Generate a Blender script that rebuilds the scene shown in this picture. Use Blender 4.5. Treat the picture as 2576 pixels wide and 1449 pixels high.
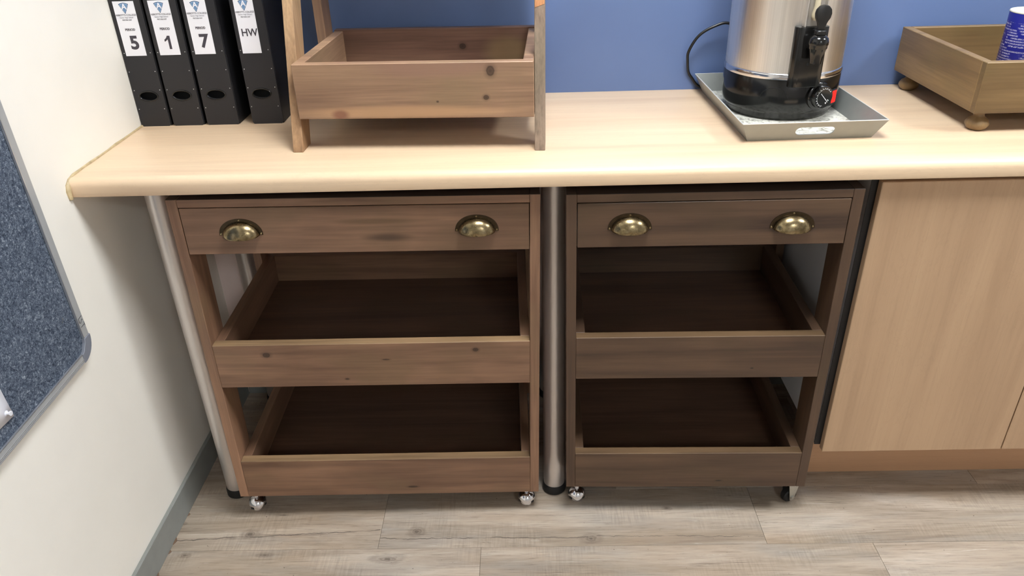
import bpy, bmesh, math, random
from mathutils import Vector, Matrix
for o in list(bpy.data.objects): bpy.data.objects.remove(o)
S = bpy.context.scene
COL = S.collection
R = math.radians
# ------------------------------------------------------------------ camera
cd = bpy.data.cameras.new('camera'); cam = bpy.data.objects.new('camera', cd); COL.objects.link(cam)
rt = Vector((0.9996086, 0.0078812, -0.0268412)); fw = Vector((-0.0200409, 0.8711794, -0.4905556)); up = Vector((0.0195173, 0.4909016, 0.8709964))
M = Matrix(((rt.x, up.x, -fw.x, 0.86662), (rt.y, up.y, -fw.y, -1.33379), (rt.z, up.z, -fw.z, 1.40036), (0, 0, 0, 1)))
cam.matrix_world = M
cd.sensor_fit = 'HORIZONTAL'; cd.sensor_width = 36; cd.lens = 26.6124; cd.clip_start = .01
S.camera = cam
# ------------------------------------------------------------------ world, exposure
w = bpy.data.worlds.new('world'); S.world = w; w.use_nodes = True
w.node_tree.nodes['Background'].inputs[0].default_value = (.8, .9, 1, 1)
w.node_tree.nodes['Background'].inputs[1].default_value = .05
S.view_settings.view_transform = 'Standard'; S.view_settings.look = 'None'
S.view_settings.gamma = 1; S.view_settings.use_curve_mapping = False
S.view_settings.exposure = 0.0
LAMP = 43.0
LAMP_COL = (.965, 1.0, 1.03)
CEIL = 2.62
H = .9; TH = .0355; D = .535

# ------------------------------------------------------------------ helpers
def srgb(r, g, b):
    f = lambda c: c/12.92 if c <= .04045 else ((c+.055)/1.055)**2.4
    return (f(r/255), f(g/255), f(b/255), 1)

class N:
    """small node builder"""
    def __init__(s, name, rough=.5, metal=0., spec=.5, coat=0.):
        s.m = bpy.data.materials.new(name); s.m.use_nodes = True
        s.t = s.m.node_tree; s.b = s.t.nodes['Principled BSDF']
        s.b.inputs['Roughness'].default_value = rough; s.b.inputs['Metallic'].default_value = metal
        s.b.inputs['Specular IOR Level'].default_value = spec
        s.b.inputs['Coat Weight'].default_value = coat; s.b.inputs['Coat Roughness'].default_value = .25
    def n(s, typ, **kw):
        x = s.t.nodes.new(typ)
        for k, v in kw.items(): setattr(x, k, v)
        return x
    def l(s, a, b): s.t.links.new(a, b)
    def put(s, inp, v):
        if isinstance(v, bpy.types.NodeSocket): s.l(v, inp)
        else: inp.default_value = v
    def math(s, op, a, b=0., clamp=False):
        x = s.n('ShaderNodeMath', operation=op, use_clamp=clamp); s.put(x.inputs[0], a); s.put(x.inputs[1], b); return x.outputs[0]
    def vmath(s, op, a, b=(0, 0, 0)):
        x = s.n('ShaderNodeVectorMath', operation=op); s.put(x.inputs[0], a); s.put(x.inputs[1], b)
        return x.outputs['Value'] if op in ('LENGTH', 'DISTANCE', 'DOT_PRODUCT') else x.outputs['Vector']
    def coord(s, rand=True):
        o = s.n('ShaderNodeTexCoord').outputs['Object']
        if not rand: return o
        i = s.n('ShaderNodeObjectInfo').outputs['Random']
        c = s.n('ShaderNodeCombineXYZ')
        s.l(s.math('MULTIPLY', i, 7.3), c.inputs[0]); s.l(s.math('MULTIPLY', i, 13.7), c.inputs[1]); s.l(s.math('MULTIPLY', i, 5.1), c.inputs[2])
        return s.vmath('ADD', o, c.outputs[0])
    def scale(s, v, sc): return s.vmath('MULTIPLY', v, sc)
    def noise(s, v, scale=1., detail=4., rough=.55, dist=0.):
        x = s.n('ShaderNodeTexNoise'); s.l(v, x.inputs['Vector'])
        x.inputs['Scale'].default_value = scale; x.inputs['Detail'].default_value = detail
        x.inputs['Roughness'].default_value = rough; x.inputs['Distortion'].default_value = dist
        return x.outputs['Fac']
    def ramp(s, f, stops, interp='LINEAR'):
        x = s.n('ShaderNodeValToRGB'); s.l(f, x.inputs[0]); e = x.color_ramp.elements; x.color_ramp.interpolation = interp
        while len(e) < len(stops): e.new(.5)
        for i, (p, c) in enumerate(stops):
            e[i].position = p; e[i].color = c if isinstance(c, tuple) else (c, c, c, 1)
        return x.outputs['Color']
    def mix(s, f, a, b, mode='MIX'):
        x = s.n('ShaderNodeMix', data_type='RGBA', blend_type=mode)
        s.put(x.inputs[0], f); s.put(x.inputs[6], a); s.put(x.inputs[7], b); return x.outputs[2]
    def base(s, c): s.put(s.b.inputs['Base Color'], c)
    def rough(s, c): s.put(s.b.inputs['Roughness'], c)
    def bump(s, h, st=.2, dist=.002):
        x = s.n('ShaderNodeBump'); x.inputs['Strength'].default_value = st; x.inputs['Distance'].default_value = dist
        s.l(h, x.inputs['Height']); s.l(x.outputs[0], s.b.inputs['Normal'])

AX = {'x': 0, 'y': 1, 'z': 2}
def axscale(axis, along, across):
    v = [across]*3; v[AX[axis]] = along; return tuple(v)

def wood(name, dark, mid, light, axis='x', rough=.45, blotch=.5, fine=.25, knots=(), coat=0., bumpst=.08, rings=26., streaks=(), patch=.7):
    """stained timber with the grain along one axis; knots = (centre, radii) in object space; streaks = same with a tint"""
    n = N(name, rough=rough, coat=coat)
    co = n.coord()
    raw = n.coord(False)
    warp = n.noise(n.scale(co, axscale(axis, 1.6, 6.)), 1., 3.)
    g = n.noise(n.scale(co, axscale(axis, 1.3, rings)), 1., 5., .6, .5)
    g = n.math('ADD', n.math('MULTIPLY', g, .75), n.math('MULTIPLY', warp, .25))
    col = n.ramp(g, [(.32, dark), (.5, mid), (.68, light)])
    bl = n.noise(n.scale(co, axscale(axis, 4.5, 11.)), 1., 2.5, .5)
    col = n.mix(n.ramp(bl, [(.36, blotch), (.58, 0.)]), col, n.mix(1., col, dark, 'MULTIPLY') if False else dark)
    pt = n.noise(n.scale(co, axscale(axis, 2.6, 5.)), 1.9, 2., .5)
    pale = tuple(mid[i]*(.78, .84, .78)[i] for i in range(3)) + (1,)
    col = n.mix(n.ramp(pt, [(.52, 0.), (.66, patch)]), col, pale)
    fg = n.noise(n.scale(co, axscale(axis, 7., 240.)), 1., 3., .6)
    col = n.mix(1., col, n.ramp(fg, [(.3, 1-fine), (.6, 1.)]), 'MULTIPLY')
    for (c, r, tint) in streaks:
        d = n.vmath('MULTIPLY', n.vmath('SUBTRACT', raw, tuple(c)), tuple(1/k if k else 0 for k in r))
        d = n.math('ADD', n.vmath('LENGTH', d), n.math('MULTIPLY', n.math('SUBTRACT', warp, .5), .8))
        col = n.mix(n.ramp(d, [(.3, .75), (1., 0.)], 'EASE'), col, tint)
    for (c, r) in knots:
        d = n.vmath('MULTIPLY', n.vmath('SUBTRACT', raw, tuple(c)), tuple(1/k if k else 0 for k in r))
        d = n.math('ADD', n.vmath('LENGTH', d), n.math('MULTIPLY', n.math('SUBTRACT', g, .5), .7))
        k = n.ramp(d, [(0., .92), (.32, .8), (.42, .95), (.55, .35), (1., 0.)])
        col = n.mix(k, col, tuple(x*.28 for x in dark[:3]) + (1,))
    n.base(col)
    n.bump(fg, bumpst, .001)
    return n.m

def plain(name, col, rough=.5, metal=0., spec=.5, noise=0., nscale=40., bump=0., coat=0.):
    n = N(name, rough, metal, spec, coat)
    if noise or bump:
        f = n.noise(n.coord(False), nscale, 4.)
        a = tuple(c*(1-noise) for c in col[:3]) + (1,); b = tuple(min(1, c*(1+noise)) for c in col[:3]) + (1,)
        n.base(n.ramp(f, [(.3, a), (.7, b)]))
        if bump: n.bump(f, bump, .001)
    else: n.base(col)
    return n.m

class MB:
    def __init__(s): s.bm = bmesh.new()
    def box(s, x0, x1, y0, y1, z0, z1, bev=0., seg=1):
        vs = [s.bm.verts.new(p) for p in ((x0, y0, z0), (x1, y0, z0), (x1, y1, z0), (x0, y1, z0), (x0, y0, z1), (x1, y0, z1), (x1, y1, z1), (x0, y1, z1))]
        fs = [s.bm.faces.new([vs[i] for i in f]) for f in ((3, 2, 1, 0), (4, 5, 6, 7), (0, 1, 5, 4), (1, 2, 6, 5), (2, 3, 7, 6), (3, 0, 4, 7))]
        if bev:
            es = list({e for f in fs for e in f.edges})
            bmesh.ops.bevel(s.bm, geom=es, offset=bev, segments=seg, profile=.5, affect='EDGES')
        return s
    def prism(s, pts, vec, bev=0., seg=1):
        """closed polygon (3-D points) swept along vec"""
        a = [s.bm.verts.new(p) for p in pts]; b = [s.bm.verts.new(Vector(p)+Vector(vec)) for p in pts]
        n = len(a); fs = [s.bm.faces.new(a[::-1]), s.bm.faces.new(b)]
        for i in range(n): fs.append(s.bm.faces.new((a[i], a[(i+1) % n], b[(i+1) % n], b[i])))
        if bev:
            bmesh.ops.recalc_face_normals(s.bm, faces=fs)
            bmesh.ops.bevel(s.bm, geom=list({e for f in fs for e in f.edges}), offset=bev, segments=seg, profile=.5, affect='EDGES')
        return s
    def lathe(s, prof, seg=32, c=(0, 0, 0), mat=None, a0=0, a1=2*math.pi):
        """profile of (r, z) turned about z"""
        full = abs(a1-a0-2*math.pi) < 1e-6; k = seg if full else seg+1
        rings = []
        for r, z in prof:
            if r < 1e-6: v = s.bm.verts.new((0, 0, z)); rings.append([v]*k); continue
            rings.append([s.bm.verts.new((r*math.cos(a0+(a1-a0)*i/seg), r*math.sin(a0+(a1-a0)*i/seg), z)) for i in range(k)])
        new = set()
        for A, B in zip(rings, rings[1:]):
            for i in range(seg):
                j = (i+1) % k
                q = []
                for v in (A[i], A[j], B[j], B[i]):
                    if v not in q: q.append(v)
                if len(q) > 2: s.bm.faces.new(q)
            new.update(A); new.update(B)
        M = (mat or Matrix.Identity(4)); M = Matrix.Translation(c) @ M
        bmesh.ops.transform(s.bm, matrix=M, verts=list(new))
        return s
    def cyl(s, p, q, r, seg=16, r2=None, bev=0.):
        p = Vector(p); q = Vector(q); L = (q-p).length; r2 = r if r2 is None else r2
        m = (q-p).to_track_quat('Z', 'Y').to_matrix().to_4x4()
        b = min(bev, r*.5)
        pr = [(0, 0), (r-b, 0), (r, b), (r2, L-b), (r2-b, L), (0, L)] if b else [(0, 0), (r, 0), (r2, L), (0, L)]
        return s.lathe(pr, seg, p, m)
    def tube(s, pts, r, seg=10, closed=False):
        pts = [Vector(p) for p in pts]; n = len(pts); rings = []; u = None
        for i, p in enumerate(pts):
            if closed: t = pts[(i+1) % n]-pts[i-1]
            else: t = pts[min(i+1, n-1)]-pts[max(i-1, 0)]
            t.normalize()
            if u is None: u = t.orthogonal().normalized()
            else: u = (u-t*u.dot(t)).normalized()
            v = t.cross(u); rr = r[i] if isinstance(r, (list, tuple)) else r
            rings.append([s.bm.verts.new(p+rr*(math.cos(2*math.pi*k/seg)*u+math.sin(2*math.pi*k/seg)*v)) for k in range(seg)])
        pairs = list(zip(rings, rings[1:]))
        if closed: pairs.append((rings[-1], rings[0]))
        for A, B in pairs:
            for k in range(seg): s.bm.faces.new((A[k], A[(k+1) % seg], B[(k+1) % seg], B[k]))
        if not closed: s.bm.faces.new(rings[0][::-1]); s.bm.faces.new(rings[-1])
        return s
    def xform(s, m): bmesh.ops.transform(s.bm, matrix=m, verts=s.bm.verts); return s

def obj(name, mb, mat, parent=None, smooth=False, loc=None, angle=35, kind=None, label=None):
    bm = mb.bm if isinstance(mb, MB) else mb
    bmesh.ops.recalc_face_normals(bm, faces=bm.faces)
    me = bpy.data.meshes.new(name); bm.to_mesh(me); bm.free()
    for m in (mat if isinstance(mat, (list, tuple)) else [mat]): me.materials.append(m)
    if smooth:
        me.shade_smooth()
        me.set_sharp_from_angle(angle=R(angle))
    o = bpy.data.objects.new(name, me); COL.objects.link(o)
    if parent: o.parent = parent
    if loc: o.location = loc
    if kind: o['kind'] = kind
    if label: o['label'] = label
    return o
def thing(name, label, cat, loc=(0, 0, 0), rot=(0, 0, 0), group=None):
    o = bpy.data.objects.new(name, None); COL.objects.link(o); o.empty_display_size = .05
    o.location = loc; o.rotation_euler = rot
    return tag(o, label, cat, group)
def tag(o, label, cat, group=None):
    o['label'] = label; o['category'] = cat
    if group: o['group'] = group
    return o
def struct(name, mb, mat, parent=None, **k): return obj(name, mb, mat, parent, kind='structure', **k)
def worn(o, mat):  # recolours upward faces: paler wear on rims, painted shade on trolley tops
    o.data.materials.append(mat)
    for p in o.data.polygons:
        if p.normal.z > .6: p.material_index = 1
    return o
def lighter(c, k): return [tuple(min(1, v*k) for v in x[:3])+(1,) for x in c]
def copy_tree(o, parent=None):
    c = o.copy(); COL.objects.link(c)
    if parent: c.parent = parent
    for ch in o.children: copy_tree(ch, c)
    return c
def text(body, size, mat, parent, loc, rot, name='printed_text', align='CENTER', xs=1., bold=0.):
    c = bpy.data.curves.new(name, 'FONT'); c.body = body; c.size = size; c.align_x = align; c.align_y = 'CENTER'
    c.extrude = .00008; c.offset = bold; c.materials.append(mat); c.resolution_u = 6
    tmp = bpy.data.objects.new(name, c); COL.objects.link(tmp)
    bpy.context.view_layer.update()
    me = bpy.data.meshes.new_from_object(tmp.evaluated_get(bpy.context.evaluated_depsgraph_get()))
    bpy.data.objects.remove(tmp); bpy.data.curves.remove(c); me.name = name
    o = bpy.data.objects.new(name, me); COL.objects.link(o); o.parent = parent; o.location = loc; o.rotation_euler = rot; o.scale = (xs, 1, 1)
    return o

# ------------------------------------------------------------------ materials
M_CREAM = plain('cream_paint', srgb(240, 236, 226), .55, noise=.015, nscale=8., bump=.03)
M_LOWER = plain('pale_pinkish_paint', srgb(240, 222, 216), .55, noise=.015, nscale=8.)
M_WHITE = plain('white_paint', srgb(206, 203, 198), .7)
def blue_mat():
    n = N('blue_paint', .5)
    co = n.coord(False)
    n.base(n.ramp(n.noise(co, 3., 3.), [(.3, srgb(95, 116, 160)), (.7, srgb(100, 122, 166))]))
    n.bump(n.noise(co, 220., 3.), .06, .001)
    return n.m
M_BLUE = blue_mat()
M_GLUE = plain('brown_glue', srgb(120, 96, 78), .6, noise=.2, nscale=200.)
M_SKIRT = plain('grey_skirting', srgb(136, 139, 135), .4, noise=.06, nscale=30.)
def laminate(name, a, b, c, axis, rough, coat=0.):
    n = N(name, rough, coat=coat)
    co = n.coord(False)
    g = n.noise(n.scale(co, axscale(axis, .9, 14.)), 1., 4., .55, .6)
    col = n.ramp(g, [(.3, a), (.5, b), (.72, c)])
    l = n.noise(n.scale(co, axscale(axis, 3., 160.)), 1., 3., .6, .3)
    col = n.mix(1., col, n.ramp(l, [(.28, .93), (.5, 1.)]), 'MULTIPLY')
    v = n.noise(n.scale(co, axscale(axis, 5., 30.)), 1., 6., .6, 2.2)
    col = n.mix(n.ramp(v, [(.48, 0.), (.5, .13), (.52, 0.)]), col, tuple(x*.72 for x in a[:3])+(1,))
    n.base(col)
    return n.m
M_TOP = laminate('maple_laminate', srgb(213, 182, 149), srgb(225, 197, 164), srgb(231, 205, 172), 'x', .32)
M_DOOR = laminate('door_laminate', srgb(171, 140, 110), srgb(181, 150, 119), srgb(188, 157, 125), 'z', .38)
M_PLINTH = laminate('plinth_laminate', srgb(177, 138, 106), srgb(186, 145, 111), srgb(191, 150, 117), 'x', .4)
M_MELAMINE = plain('grey_white_melamine', srgb(205, 205, 206), .4)
M_EDGE = plain('near_black_strip', srgb(26, 24, 24), .5)
M_SEAL = plain('aged_sealant', srgb(188, 168, 130), .5, noise=.25, nscale=60., bump=.3)

C1 = (srgb(96, 69, 53), srgb(137, 104, 81), srgb(159, 121, 95))
C2 = (srgb(62, 45, 35), srgb(91, 69, 52), srgb(107, 82, 62))
ST = (srgb(112, 84, 66), srgb(156, 124, 98), srgb(180, 146, 114))
BX = (srgb(96, 75, 48), srgb(132, 106, 70), srgb(148, 121, 82))
def w3(tag_, c, **k): return {a: wood(tag_+'_'+a, c[0], c[1], c[2], a, **k) for a in 'xyz'}
W1 = w3('walnut_stain_red', C1, blotch=.35, fine=.15, rough=.42)
C1P = tuple(tuple(min(1, k*1.16) for k in c[:3])+(1,) for c in C1); C1D = tuple(tuple(k*.84 for k in c[:3])+(1,) for c in C1)  # C1D: drawer front colour darkened to offset the angle of the lamp
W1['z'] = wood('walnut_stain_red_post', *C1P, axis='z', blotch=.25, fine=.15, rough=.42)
W2 = w3('walnut_stain_dark', C2, blotch=.35, fine=.15, rough=.42)
WS = w3('oak_stain', ST, blotch=.4, fine=.22, rough=.45)
WB = w3('honey_stain', BX, blotch=.45, fine=.15, rough=.42)
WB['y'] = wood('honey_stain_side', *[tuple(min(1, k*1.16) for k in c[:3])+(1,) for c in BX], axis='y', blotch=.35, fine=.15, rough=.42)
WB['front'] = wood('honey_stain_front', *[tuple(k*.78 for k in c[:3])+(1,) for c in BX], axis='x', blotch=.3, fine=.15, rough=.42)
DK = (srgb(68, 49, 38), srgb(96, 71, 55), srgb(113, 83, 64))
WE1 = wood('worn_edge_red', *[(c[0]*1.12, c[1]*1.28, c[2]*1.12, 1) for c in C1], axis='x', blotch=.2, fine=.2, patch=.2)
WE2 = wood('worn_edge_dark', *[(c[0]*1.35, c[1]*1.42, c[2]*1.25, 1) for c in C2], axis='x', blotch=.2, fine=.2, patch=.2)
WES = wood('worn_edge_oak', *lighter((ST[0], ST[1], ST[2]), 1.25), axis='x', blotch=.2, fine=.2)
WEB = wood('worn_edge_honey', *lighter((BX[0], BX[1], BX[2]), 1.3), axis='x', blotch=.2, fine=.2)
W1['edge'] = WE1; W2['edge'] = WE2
M_SHADETOP = plain('painted_shade_top', srgb(44, 33, 27), .6, noise=.1)  # near-black paints in the deep shade between trolley top and counter
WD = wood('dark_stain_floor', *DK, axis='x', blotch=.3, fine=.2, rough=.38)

def steel(name, col, rough, axis, aniso=0.):
    n = N(name, rough, 1.)
    co = n.coord(False)
    f = n.noise(n.scale(co, axscale(axis, 2., 420.)), 1., 3.)
    n.base(n.ramp(f, [(.3, tuple(c*.86 for c in col[:3])+(1,)), (.7, col)]))
    n.rough(n.math('ADD', n.math('MULTIPLY', f, .16), rough-.08))
    if aniso: n.b.inputs['Anisotropic'].default_value = aniso
    return n.m
M_LEG = plain('satin_metal_leg', srgb(214, 207, 202), .34, .8)
M_CHROME = plain('chrome', srgb(225, 225, 228), .07, 1.)
M_GALV = plain('galvanised_metal', srgb(190, 190, 184), .3, 1., noise=.08, nscale=90.)
M_URN = steel('brushed_steel', srgb(246, 243, 238), .33, 'z', .0)
M_RIM = plain('polished_steel_rim', srgb(215, 215, 218), .14, 1.)
M_BLK = plain('black_gloss_plastic', srgb(20, 19, 18), .16, spec=.5)
M_BLKM = plain('black_satin_plastic', srgb(24, 23, 22), .38)
M_RUBBER = plain('black_rubber', srgb(16, 15, 15), .6)
M_FILE = plain('charcoal_board', srgb(30, 30, 34), .5, noise=.08, nscale=500., bump=.08)
M_FILESIDE = plain('black_board', srgb(20, 19, 22), .55)
M_HOLE = plain('dark_interior', srgb(8, 8, 8), .8)
M_PAPER = plain('white_paper', srgb(236, 236, 242), .6)
M_INK = plain('grey_ink', srgb(66, 62, 70), .7)
M_INKL = plain('pale_grey_ink', srgb(128, 128, 138), .7)
M_NAVY = plain('navy_ink', srgb(52, 78, 112), .7)
M_SHIELD = plain('blue_ink', srgb(104, 138, 178), .7)
M_SHIELDL = plain('light_blue_ink', srgb(150, 182, 212), .7)
M_TICK = plain('white_print', srgb(225, 225, 225), .6)
M_PENCIL = plain('marker_ink', srgb(18, 18, 30), .5)
M_RIVET = plain('small_steel_rivet', srgb(210, 210, 210), .3, .6)
def brass():
    n = N('aged_brass', .24, 1.)
    co = n.coord()
    f = n.noise(co, 70., 5., .65)
    g = n.noise(co, 260., 3.)
    c = n.ramp(f, [(.33, srgb(108, 95, 70)), (.5, srgb(146, 130, 98)), (.68, srgb(172, 156, 122))])
    n.base(n.mix(n.ramp(g, [(.32, .3), (.44, 0.)]), c, srgb(80, 66, 44)))
    n.rough(n.ramp(f, [(.3, .34), (.7, .2)]))
    return n.m
M_BRASS = brass()
M_BRASSD = plain('dark_aged_brass', srgb(74, 64, 50), .32, 1., noise=.2, nscale=120.)
M_RIMP = plain('worn_pale_edge', srgb(215, 216, 212), .4, .2)  # pale colour paints in the bright highlight along the tray rim
M_TRAY = plain('grey_silver_paint', srgb(150, 153, 148), .38, .35, noise=.03, nscale=60.)
def drip():
    n = N('scale_stained_tray_floor', .4)
    co = n.coord(False)
    a = n.noise(co, 55., 6., .7, 1.2); b = n.noise(n.scale(co, (220, 60, 60)), 1., 4., .7)
    c = n.ramp(a, [(.36, srgb(126, 122, 109)), (.5, srgb(217, 215, 202)), (.7, srgb(238, 237, 225))])
    n.base(n.mix(1., c, n.ramp(b, [(.3, .8), (.5, 1.)]), 'MULTIPLY'))
    n.bump(a, .3, .001)
    return n.m
M_DRIP = drip()
def felt():
    n = N('blue_grey_felt', .95, spec=.1)
    co = n.coord(False)
    v = n.noise(n.scale(co, (1, 1, 1)), 190., 5., .75, 1.5)
    w_ = n.noise(co, 75., 4., .7, 2.)
    f = n.math('ADD', n.math('MULTIPLY', v, .65), n.math('MULTIPLY', w_, .35))
    n.base(n.ramp(f, [(.36, srgb(36, 42, 54)), (.46, srgb(78, 88, 104)), (.55, srgb(112, 123, 138)), (.64, srgb(182, 190, 200))]))
    n.bump(f, .9, .004)
    return n.m
M_FELT = felt()
M_ALU = plain('anodised_aluminium', srgb(172, 174, 174), .45, .2)
M_ALUL = plain('bright_aluminium_edge', srgb(215, 216, 218), .3, .8)
M_CAP = plain('grey_plastic_cap', srgb(122, 126, 136), .5)
def glass(name, col=(1, 1, 1, 1), rough=.02):
    n = N(name, rough); n.base(col); n.b.inputs['Transmission Weight'].default_value = 1.; n.b.inputs['IOR'].default_value = 1.45; return n.m
M_GLASS = glass('gauge_glass', srgb(245, 240, 225))
def emit(name, col, st):
    n = N(name); n.base(col); n.b.inputs['Emission Color'].default_value = col; n.b.inputs['Emission Strength'].default_value = st; return n.m
M_GAUGE = plain('satin_steel_channel', srgb(196, 190, 182), .42, .6)
M_TUBE = plain('cream_gauge_tube', srgb(196, 184, 156), .2, coat=.4)
M_RED = emit('lit_red_switch', srgb(235, 24, 16), 1.1)
M_LAMP = emit('lamp_diffuser', LAMP_COL + (1,), LAMP)
M_LAMP_DIM = emit('dim_lamp_diffuser', LAMP_COL + (1,), LAMP*.8)

# ------------------------------------------------------------------ room shell
RX, RY = 4.3, -3.7
struct('wall_left', MB().box(-.1, 0, RY, D+.1, -.05, CEIL+.05), M_CREAM)
struct('wall_right', MB().box(RX, RX+.1, RY, D+.1, -.05, CEIL+.05), M_WHITE)
struct('wall_front', MB().box(-.1, RX+.1, RY-.1, RY, -.05, CEIL+.05), M_WHITE)
struct('ceiling', MB().box(-.1, RX+.1, RY-.1, D+.1, CEIL, CEIL+.08), M_WHITE)
wb = MB(); wb.box(-.1, RX+.1, D, D+.1, -.05, H-.02)
k = len(wb.bm.faces)
wb.box(-.1, RX+.1, D, D+.1, H-.02, CEIL+.05)
wb.bm.faces.ensure_lookup_table()
for f in wb.bm.faces[k:]: f.material_index = 1
struct('wall_back', wb, [M_LOWER, M_BLUE])
bb = struct('baseboard_left', MB().box(0, .009, RY, D-.009, 0, .08, .0015), M_SKIRT)
for (gy, gs) in ((-.055, 1.), (-.088, .6), (-.16, 1.1), (-.215, .8), (.03, .5)):
    obj('glue_residue', MB().prism([(.009, gy-.012*gs, .0002), (.0125, gy-.005*gs, .0002), (.0145, gy+.001, .0002), (.0115, gy+.007*gs, .0002), (.009, gy+.011*gs, .0002)], (0, 0, .0035*gs), .0006), M_GLUE, bb, label='brown glue residue at the foot of the skirting')
struct('baseboard_back', MB().box(.009, RX, D-.009, D, 0, .08, .0015), M_SKIRT)

# floor: vinyl planks
M_SUB = plain('floor_joint', srgb(62, 52, 44), .8)
floor = struct('floor', MB().box(-.1, RX+.1, RY-.1, D+.1, -.06, -.0022), M_SUB)
def plank_mat(name, knots=(), cracks=()):
    n = N(name, .42, spec=.35)
    co = n.coord(); raw = n.coord(False)
    a = n.noise(n.scale(co, (1.7, 15., 1.)), 1., 6., .65, .7)
    col = n.ramp(a, [(.28, srgb(126, 111, 98)), (.42, srgb(155, 141, 125)), (.55, srgb(174, 159, 143)), (.72, srgb(195, 184, 170))])
    b = n.noise(n.scale(co, (2.6, 6., 1.)), 1., 3.)
    col = n.mix(n.ramp(b, [(.46, 0.), (.66, .35)]), col, srgb(176, 150, 124))
    b2 = n.noise(n.scale(co, (2., 9., 1.)), 1.7, 3.)
    col = n.mix(n.ramp(b2, [(.5, 0.), (.68, .5)]), col, srgb(146, 141, 135))
    g = n.noise(n.scale(co, (12., 330., 1.)), 1., 5., .75, .4)
    col = n.mix(1., col, n.ramp(g, [(.32, .62), (.46, .96), (.6, 1.02), (.72, 1.16)]), 'MULTIPLY')
    sw = n.noise(n.scale(co, (210., 14., 1.)), 1., 3., .6)
    swm = n.noise(n.scale(co, (3., 7., 1.)), 1.3, 2.)
    col = n.mix(n.math('MULTIPLY', n.ramp(swm, [(.5, 0.), (.62, 1.)]), .55), col, n.mix(1., col, n.ramp(sw, [(.35, .78), (.6, 1.12)]), 'MULTIPLY'))
    dk = n.noise(n.scale(co, (3.5, 90., 1.)), 1., 5., .75, .8)
    col = n.mix(n.ramp(dk, [(.29, .85), (.38, 0.)]), col, srgb(84, 72, 64))
    wh = n.noise(n.scale(co, (5., 120., 1.)), 1.3, 5., .75, .8)
    col = n.mix(n.ramp(wh, [(.62, 0.), (.72, .6)]), col, srgb(214, 208, 198))
    sp = n.noise(co, 130., 2.)
    col = n.mix(n.ramp(sp, [(.22, .8), (.27, 0.)]), col, srgb(70, 58, 50))
    xyz = n.n('ShaderNodeSeparateXYZ'); n.l(raw, xyz.inputs[0])
    wv = n.math('MULTIPLY', n.math('SUBTRACT', n.noise(n.scale(raw, (11., 1., 1.)), 1., 6., .65), .5), .022)
    for (x0, y0, x1, y1, wd) in cracks:
        t = n.math('DIVIDE', n.math('SUBTRACT', xyz.outputs[0], x0), x1-x0)
        yy = n.math('ADD', n.math('ADD', n.math('MULTIPLY', t, y1-y0), y0), wv)
        d = n.math('ABSOLUTE', n.math('SUBTRACT', xyz.outputs[1], yy))
        m = n.math('MULTIPLY', n.ramp(n.math('DIVIDE', d, n.math('MULTIPLY', n.noise(n.scale(raw, (26., 3., 1.)), 1., 3.), wd)), [(.25, .9), (1., 0.)]), n.ramp(n.noise(n.scale(raw, (14., 1., 1.)), 1., 3.), [(.36, .15), (.5, 1.)]))
        inside = n.math('MULTIPLY', n.math('GREATER_THAN', t, 0.), n.math('LESS_THAN', t, 1.))
        col = n.mix(n.math('MULTIPLY', m, inside), col, srgb(74, 66, 62))
    for (cx, cy, rx, ry) in knots:
        d = n.vmath('MULTIPLY', n.vmath('SUBTRACT', raw, (cx, cy, 0)), (1/rx, 1/ry, 0))
        d = n.math('ADD', n.vmath('LENGTH', d), n.math('MULTIPLY', n.math('SUBTRACT', n.noise(n.scale(raw, (34., 60., 1.)), 1., 4., .6), .5), .9))
        ring = n.ramp(d, [(0., .75), (.14, .8), (.24, .35), (.36, .6), (.46, .22), (.7, .3), (1., 0.)])
        col = n.mix(ring, col, srgb(88, 76, 68))
    n.base(col); n.bump(n.math('ADD', g, dk), .12, .001)
    n.rough(n.ramp(a, [(.3, .5), (.7, .36)]))
    return n.m
M_PLANK = plank_mat('grey_vinyl_plank')
M_PLANKA = plank_mat('grey_vinyl_plank_knotted', [(.185, -.035, .03, .018), (.0, -.0, .02, .01)], [(-.02, -.055, .5, -.028, .0035)])
M_PLANKB = plank_mat('grey_vinyl_plank_cracked', [(.588, -.035, .026, .02), (1.006, -.062, .034, .018), (1.2, .03, .016, .009)], [(.503, -.055, 1.0, -.058, .0032), (1.02, -.055, 1.414, -.062, .0022)])
M_PLANKD = plank_mat('grey_vinyl_plank_swirled', [(.53, -.115, .05, .018), (.05, -.098, .02, .008), (.24, -.1, .025, .008)])
PW, PL = .184, .911
rng = random.Random(4)
rows = []
y1 = -.085+PW*4
i = 0
offs = {0: .503, 1: .7465}
for r in range(-3, 19):
    ya = -.085-PW*r; yb = ya+PW          # row 0 lies just behind the seam, row 1 in front of it
    if ya > D-.01 or yb < RY: continue
    off = offs.get(r, (.503+.31*r + rng.uniform(-.1, .1)) % PL)
    x = (off % PL) - PL
    while x < RX:
        xa, xb = max(x, .0), min(x+PL, RX)
        if xb-xa > .02:
            yaa, ybb = max(ya, RY), min(yb, D)
            m = M_PLANK
            if r == 0 and xa < .1: m = M_PLANKA
            elif r == 0 and abs(xa-.503) < .02: m = M_PLANKB
            elif r == 1 and xa < .1: m = M_PLANKD
            g = .0003
            obj('plank', MB().box(xa+g, xb-g, yaa+g, ybb-g, -.0022, 0, .0004), m, floor)
        x += PL

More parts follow.
